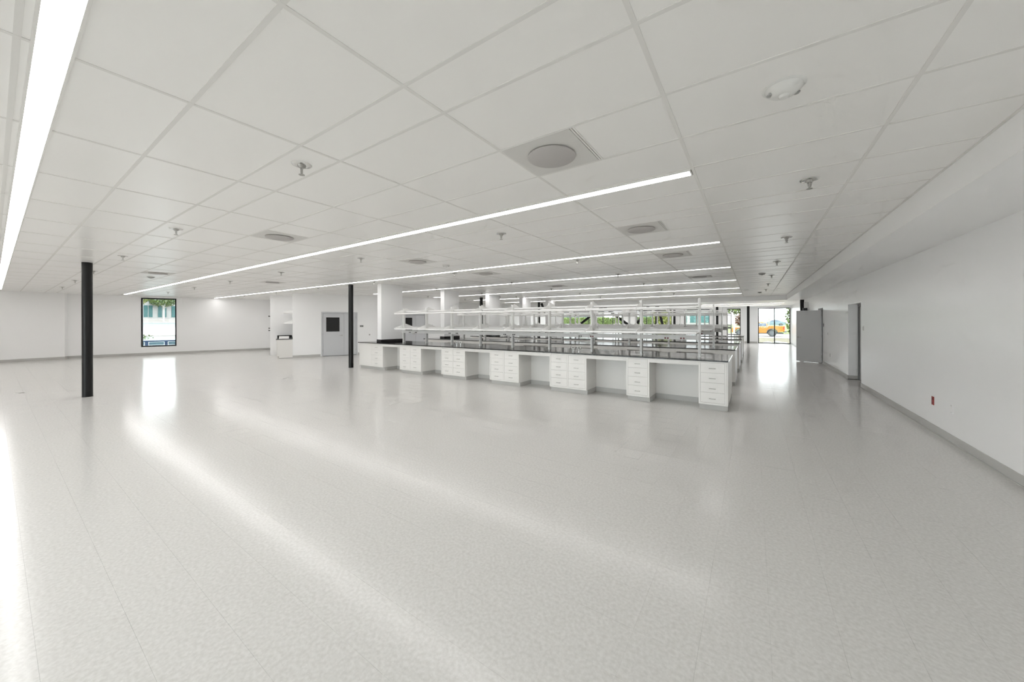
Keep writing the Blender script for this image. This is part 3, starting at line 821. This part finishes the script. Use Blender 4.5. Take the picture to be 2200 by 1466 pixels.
e = empty('wall_camera', (XR - 0.001, 22.6, 2.30))
link('housing', MB().box(-0.16, 0.0, -0.07, 0.07, 0.0, 0.30).mesh('housing', WPLAST, bevel=0.01), e)
link('black_lens_box', MB().box(-0.20, -0.04, -0.06, 0.06, -0.14, 0.0).mesh('black_lens_box', FRAME, bevel=0.008), e)
tag(e, 'white wall box with black lower part above the open grey door', 'camera')
for x, y, lb in ((-11.4, 4.86, 'small metal floor outlet cover near the middle of the open floor'), (-14.45, 0.37, 'small metal floor outlet cover left of the lone black column')):
    e = empty('floor_outlet', (x, y, 0.0006))
    link('flange', MB().lathe([(0.0, 0.004), (0.07, 0.004), (0.085, 0.0)], 28).mesh('flange', STEEL, smooth=True), e)
    link('lid', MB().lathe([(0.0, 0.008), (0.055, 0.008), (0.058, 0.004)], 28).mesh('lid', GPLAST, smooth=True), e)
    tag(e, lb, 'floor outlet', 'floor outlet covers')

# ------------------------------------------------------------------ outdoors, beyond the far windows
struct('ground_lawn', MB().box(-40, 30, YF + 0.25, 45.5, -0.30, -0.12), GRASSD)
struct('sidewalk_far', MB().box(-40, 30, 45.5, 48.2, -0.30, -0.10), CONC)
struct('road_far', MB().box(-60, 40, 48.2, 62, -0.32, -0.17), CONC)
struct('bank_far', MB().prism([(62, -0.3), (62, -0.12), (70, 0.35), (140, 0.6), (140, -0.3)], -120, 60, 'x'), LAWN)

def leaf_cloud(n, rx, ry, rz, size, c=(0, 0, 0), hollow=0.5):
    mb = MB()
    for _ in range(n):
        while True:
            p = Vector((random.uniform(-1, 1), random.uniform(-1, 1), random.uniform(-1, 1)))
            if hollow < p.length < 1: break
        p = Vector((p.x * rx, p.y * ry, p.z * rz)) + Vector(c)
        a = Vector((random.uniform(-1, 1), random.uniform(-1, 1), random.uniform(-1, 1))).normalized()
        b = a.orthogonal().normalized(); s = size * random.uniform(0.6, 1.3)
        mb.add([p - a * s, p + b * s * 0.5, p + a * s, p - b * s * 0.5], [(0, 1, 2, 3)])
    return mb
def tree(x, y, z, h, rx, rz, lab, lm, trunk_r=0.14, n=1500, size=0.22):
    e = empty('tree', (x, y, z))
    tr = MB().tube((0, 0, 0), (0.05, 0, h * 0.55), trunk_r, 10, trunk_r * 0.7)
    for k in range(5):
        a = k * 1.3
        tr.tube((0.05, 0, h * (0.42 + 0.03 * k)), (rx * 0.7 * math.cos(a), rx * 0.7 * math.sin(a), h * (0.72 + 0.05 * (k % 3))), trunk_r * 0.5, 7, trunk_r * 0.15)
    link('trunk', tr.mesh('trunk', BARK, smooth=True), e)
    link('crown', leaf_cloud(n, rx, rx, rz, size, (0, 0, h - rz * 0.8), 0.2).mesh('crown', lm), e)
    tag(e, lab, 'tree', 'trees outside')
tree(3.22, 44.0, -0.12, 3.6, 0.62, 1.9, 'leafy young tree at the edge of the truck window', LEAF, 0.06, 900, 0.13)
tree(-1.75, 45.5, -0.12, 5.2, 1.5, 1.5, 'green street tree in the narrow far window', LEAF, 0.10, 1400, 0.17)
tree(-1.12, 47.6, -0.1, 2.5, 0.75, 0.75, 'small rust-coloured tree below the green street tree', LEAFR, 0.06, 600, 0.14)
tree(-8.9, 47.0, -0.12, 4.4, 1.6, 2.0, 'bright yellow-green tree behind the three-pane window', LEAFY, 0.10, 1500, 0.17)
e = empty('hedge', (-18.5, 64.5, 0.0))
hb = MB().box(-16.5, 9.2, -0.6, 0.6, -0.1, 2.2)
link('hedge_core', hb.mesh('hedge_core', HEDGE), e)
mb = MB()
for _ in range(5000):
    p = Vector((random.uniform(-16.6, 9.3), random.choice((-0.62, -0.65, random.uniform(-0.6, 0.6))), random.uniform(0.0, 2.25)))
    if abs(p.y) < 0.6: p.z = random.uniform(2.18, 2.38)
    a = Vector((random.uniform(-1, 1), random.uniform(-.5, .5), random.uniform(-1, 1))).normalized(); b = a.orthogonal().normalized(); s = random.uniform(.08, .18)
    mb.add([p - a * s, p + b * s * .6, p + a * s, p - b * s * .6], [(0, 1, 2, 3)])
link('foliage', mb.mesh('foliage', LEAF), e)
tag(e, 'long clipped green hedge across the street', 'hedge')

def wheel_set(e, xs_, wy, r, wd=0.22):
    wm = MB().tube((0, -wd / 2, 0), (0, wd / 2, 0), r, 24).mesh('wheel', RUBBER, smooth=True)
    rm = MB().tube((0, -wd / 2 - 0.01, 0), (0, wd / 2 + 0.01, 0), r * 0.62, 16)
    rm = rm.mesh('rim', RIM, smooth=True)
    for x in xs_:
        for y in (-wy, wy):
            o = link('wheel', wm, e, (x, y, r)); link('rim', rm, o)
def sedan(x, y, z, rz, paint, lab):
    e = empty('sedan', (x, y, z), rz)
    prof = [(-2.3, 0.30), (-2.35, 0.62), (-2.25, 0.82), (-1.75, 0.95), (-0.95, 1.00), (-0.45, 1.0), (1.0, 1.0), (1.75, 0.98), (2.15, 0.90), (2.32, 0.70), (2.3, 0.32), (1.75, 0.28), (1.70, 0.45), (1.5, 0.64), (1.2, 0.64), (1.0, 0.45), (0.95, 0.26), (-0.95, 0.26), (-1.0, 0.45), (-1.2, 0.64), (-1.5, 0.64), (-1.7, 0.45), (-1.75, 0.28)]
    link('body', MB().prism(prof, -0.88, 0.88, 'y').mesh('body', paint), e)
    roof = [(-0.98, 0.99), (-0.30, 1.36), (0.2, 1.43), (0.75, 1.40), (1.25, 1.22), (1.72, 0.99)]
    cabn = MB()
    n = len(roof)
    vs_ = [(px, -0.80 + (pz - 0.99) * 0.45, pz) for px, pz in roof] + [(px, 0.80 - (pz - 0.99) * 0.45, pz) for px, pz in roof]
    cabn.add(vs_, [tuple(range(n)), tuple(range(2 * n - 1, n - 1, -1))] + [(i, i + n, (i + 1) % n + n, (i + 1) % n) for i in range(n)])
    link('cabin', cabn.mesh('cabin', paint), e)
    for s_ in (-1, 1):
        g = MB()
        for pts in ([(-0.72, 1.03), (-0.27, 1.30), (0.22, 1.36), (0.28, 1.03)], [(0.36, 1.03), (0.32, 1.36), (0.70, 1.33), (1.10, 1.20), (1.35, 1.05)]):
            vv = [(px, s_ * (0.806 - (pz - 0.99) * 0.45), pz) for px, pz in pts] + [(px, s_ * (0.79 - (pz - 0.99) * 0.45), pz) for px, pz in pts]
            k = len(pts); g.add(vv, [tuple(range(k)), tuple(range(2 * k - 1, k - 1, -1))] + [(i, (i + 1) % k, (i + 1) % k + k, i + k) for i in range(k)])
        link('side_window', g.mesh('side_window', CGLASS), e)
    link('windscreen', MB().add([(-0.92, -0.74, 1.035), (-0.92, 0.74, 1.035), (-0.36, 0.62, 1.345), (-0.36, -0.62, 1.345), (-0.90, -0.74, 1.02), (-0.90, 0.74, 1.02), (-0.34, 0.62, 1.33), (-0.34, -0.62, 1.33)], [(0, 1, 2, 3), (7, 6, 5, 4), (0, 4, 5, 1), (2, 6, 7, 3)]).mesh('windscreen', CGLASS), e)
    link('tail_light', MB().box(2.24, 2.335, -0.82, -0.5, 0.72, 0.84).box(2.24, 2.335, 0.5, 0.82, 0.72, 0.84).mesh('tail_light', TAIL), e)
    wheel_set(e, (-1.35, 1.35), 0.78, 0.33)
    tag(e, lab, 'car', 'parked cars outside')
sedan(3.75, 100.0, 0.46, 0.0, BLUEP, 'pale blue sedan parked beyond the orange pickup truck')
sedan(-17.4, 52.5, -0.17, R(25), WHITEP, 'silver car parked in front of the hedge')
sedan(-26.0, 54.0, -0.17, R(10), WHITEP, 'white car parked at the left end of the hedge')
sedan(-5.9, 56.6, -0.17, R(190), BLUEP, 'blue car behind the two-pane window')

# pickup truck, facing -x, tail at local x = 0
e = empty('pickup_truck', (2.95, 51.9, -0.17))
body = [(0.0, 0.62), (0.0, 1.24), (-1.50, 1.26), (-1.52, 1.10), (-3.6, 1.12), (-4.9, 1.06), (-5.25, 0.95), (-5.3, 0.5), (-4.75, 0.45), (-4.70, 0.65), (-4.5, 0.85), (-4.1, 0.85), (-3.9, 0.65), (-3.85, 0.42),
        (-1.62, 0.42), (-1.57, 0.65), (-1.38, 0.86), (-0.92, 0.86), (-0.73, 0.65), (-0.68, 0.50)]
link('body', MB().prism(body, -0.93, 0.93, 'y').mesh('body', ORANGE, ), e)
def frustum(pts, y0, k, zb):
    n = len(pts); vs_ = [(px, -(y0 - (pz - zb) * k), pz) for px, pz in pts] + [(px, (y0 - (pz - zb) * k), pz) for px, pz in pts]
    return MB().add(vs_, [tuple(range(n)), tuple(range(2 * n - 1, n - 1, -1))] + [(i, i + n, (i + 1) % n + n, (i + 1) % n) for i in range(n)])
link('cab', frustum([(-1.55, 1.10), (-1.62, 1.55), (-1.80, 1.72), (-3.0, 1.74), (-3.75, 1.12)], 0.90, 0.22, 1.1).mesh('cab', ORANGE), e)
for s_ in (-1, 1):
    g = MB()
    for pts in ([(-1.68, 1.22), (-1.72, 1.55), (-2.45, 1.60), (-2.45, 1.20)], [(-2.58, 1.20), (-2.58, 1.60), (-3.0, 1.60), (-3.5, 1.20)]):
        vv = [(px, s_ * (0.915 - (pz - 1.1) * .22), pz) for px, pz in pts] + [(px, s_ * (0.885 - (pz - 1.1) * .22), pz) for px, pz in pts]
        g.add(vv, [(0, 1, 2, 3), (7, 6, 5, 4), (0, 4, 5, 1), (1, 5, 6, 2), (2, 6, 7, 3), (3, 7, 4, 0)])
    link('side_window', g.mesh('side_window', CGLASS), e)
    link('tail_light', MB().box(-0.14, 0.012, min(s_ * .80, s_ * .945), max(s_ * .80, s_ * .945), 0.84, 1.13).mesh('tail_light', TAIL), e)
    ar = MB()
    for cx_ in (-1.15, -4.3):
        for k in range(8):
            a0, a1 = math.pi * k / 8, math.pi * (k + 1) / 8
            ar.prism([(cx_ + .47 * math.cos(a0), .42 + .46 * math.sin(a0)), (cx_ + .47 * math.cos(a1), .42 + .46 * math.sin(a1)), (cx_ + .55 * math.cos(a1), .42 + .54 * math.sin(a1)), (cx_ + .55 * math.cos(a0), .42 + .54 * math.sin(a0))], min(s_ * .90, s_ * .955), max(s_ * .90, s_ * .955), 'y')
    link('wheel_arch', ar.mesh('wheel_arch', RUBBER), e)
    link('door_seam', MB().box(-1.60, -1.585, min(s_ * .925, s_ * .935), max(s_ * .925, s_ * .935), 0.5, 1.12).mesh('door_seam', RUBBER), e)
link('rear_bumper', MB().box(-0.05, 0.20, -0.88, 0.88, 0.50, 0.66).mesh('rear_bumper', RIM), e)
link('underbody', MB().box(-5.0, -0.1, -0.8, 0.8, 0.34, 0.46).mesh('underbody', RUBBER), e)
wheel_set(e, (-1.15, -4.3), 0.80, 0.41, 0.26)
tag(e, 'orange pickup truck parked on the street outside the tall window', 'truck')
# pale rocks on the dry lawn
def rock(x, y, sx, sy, sz, lab):
    bm = bmesh.new(); bmesh.ops.create_icosphere(bm, subdivisions=2, radius=1.0)
    for v in bm.verts:
        k_ = 1 + random.uniform(-0.16, 0.16); v.co = Vector((v.co.x * sx * k_, v.co.y * sy * k_, max(-0.25, v.co.z) * sz * k_))
    me = bpy.data.meshes.new('lawn_rock'); bm.to_mesh(me); bm.free(); me.materials.append(STUCCO)
    tag(link('lawn_rock', me, None, (x, y, -0.12 + 0.2 * sz)), lab, 'rock', 'pale rocks on the lawn')
rock(0.95, 34.2, 0.35, 0.25, 0.14, 'flat pale rock left of the mullion on the dry lawn outside')
rock(1.55, 34.6, 0.30, 0.25, 0.20, 'pale rock just right of the mullion on the dry lawn outside')
rock(1.95, 34.0, 0.26, 0.22, 0.15, 'small pale rock at the right corner of the truck window')
# street lamp
e = empty('street_lamp', (2.3, 78.0, 0.4))
link('pole', MB().tube((0, 0, 0), (0, 0, 4.0), 0.10, 12, 0.06).mesh('pole', CONC), e)
link('lamp_head', MB().prism([(0, 3.95), (1.3, 3.62), (1.35, 3.72), (0, 4.1)], -0.12, 0.12, 'y').mesh('lamp_head', FRAMEG), e)
tag(e, 'grey street lamp above the orange truck', 'lamp')
# buildings
def building(x, y, z, rz, L, D, Hh, lab, rows, ncol, win, strip_h=1.5):
    e = empty('office_building', (x, y, z), rz)
    link('wall', MB().box(-L / 2, L / 2, 0, D, 0, Hh).mesh('wall', STUCCO), e)
    link('roof_cap', MB().box(-L / 2 - .2, L / 2 + .2, -.2, D + .2, Hh, Hh + .35).mesh('roof_cap', CONC), e)
    cw = L / ncol
    for rI in range(rows):
        for c in range(ncol):
            x0 = -L / 2 + c * cw + cw * 0.14; x1 = x0 + cw * 0.72; zz = 1.0 + rI * 3.3
            o = link('window', MB().box(x0, x1, -0.06, 0.02, zz, zz + strip_h).mesh('window', win), e)
    tag(e, lab, 'building', 'office buildings outside')
building(-16.0, 92, 0.3, 0, 16, 10, 4.2, 'white office building with teal windows behind the two-pane window', 1, 7, TEAL, 2.2)
building(-46.0, 88, 0.3, 0, 22, 10, 4.2, 'white office building with teal windows left of the hedge', 1, 9, TEAL, 2.2)

# ------------------------------------------------------------------ outdoors, beyond the left window
struct('ground_left', MB().box(-63, -27.2, -25, 40, -0.3, -0.1), ASPH)
struct('bank_left', MB().prism([(-63, -0.3), (-63, -0.1), (-70, 0.95), (-70, -0.3)], -30, 60, 'y'), CONC)
struct('road_left', MB().prism([(-70, -0.3), (-70, 0.95), (-95, 1.62), (-95, -0.3)], -40, 80, 'y'), ASPH)
struct('bank_left_upper', MB().prism([(-95, -0.3), (-95, 1.62), (-101, 2.5), (-130, 2.6), (-130, -0.3)], -40, 90, 'y'), CONC)
struct('kerb_left', MB().prism([(-62.6, -0.1), (-62.6, 0.05), (-63.2, 0.05), (-63.2, -0.1)], -30, 60, 'y'), CONC)
e = empty('office_building', (-103, 19.5, 2.5), R(-90))
link('wall', MB().box(-22, 22, -8, 0, 0, 9).mesh('wall', STUCCO), e)
link('canopy', MB().box(-2.2, 1.2, 0, 1.6, 3.1, 3.9).mesh('canopy', TEAL), e)
for k in range(14):
    x0 = -14 + k * 2.1
    for zz, hh in ((0.3, 2.4), (3.6, 2.2)):
        o = link('window', MB().box(x0, x0 + 1.3, -0.02, 0.06, zz, zz + hh).mesh('window', TEAL), e)
        link('window_bar', MB().box(x0 + .6, x0 + .68, 0.06, 0.1, zz, zz + hh).mesh('window_bar', STUCCO), o)
tag(e, 'pale office building with teal glass beyond the left window', 'building', 'office buildings outside')
for (x, y, lb, lm) in ((-96.5, 14.9, 'yellow-green tree at the edge of the left window view', LEAFY), (-97.0, 19.3, 'white-trunked tree in the middle of the left window view', LEAF), (-96.0, 24.2, 'white-trunked tree right in the left window view', LEAF)):
    tree(x, y, 1.9, 5.6, 2.3, 1.5, lb, lm, 0.17, 1500, 0.17)
e = empty('low_screen', (-29.6, 5.6, -0.1), R(75))
for za, zb in ((0.10, 0.16), (0.62, 0.70)): link('rail', MB().box(-3, 3, -0.05, 0.05, za, zb).mesh('rail', BLUEM), e)
for k in range(8):
    link('upright', MB().box(-3 + k * .83, -2.86 + k * .83, -0.05, 0.05, 0.0, 0.62).mesh('upright', BLUEM), e)
for k in range(7):
    link('panel', MB().box(-2.83 + k * .83, -2.20 + k * .83, -0.015, 0.015, 0.17, 0.42).mesh('panel', BLUEM), e)
    link('panel', MB().box(-2.83 + k * .83, -2.20 + k * .83, -0.02, 0.02, 0.44, 0.60).mesh('panel', BLUEPAN), e)
tag(e, 'low blue metal screen just outside the left window', 'screen')
e = empty('shrub', (-46, 7.0, -0.1))
link('stem', MB().tube((0, 0, 0), (0, 0, 0.4), 0.03, 6).mesh('stem', BARK), e)
link('crown', leaf_cloud(420, 1.1, 1.5, 0.30, 0.07, (0, 0, 0.45), 0.1).mesh('crown', HEDGE), e)
tag(e, 'small sparse shrub on the asphalt below the left window', 'shrub')
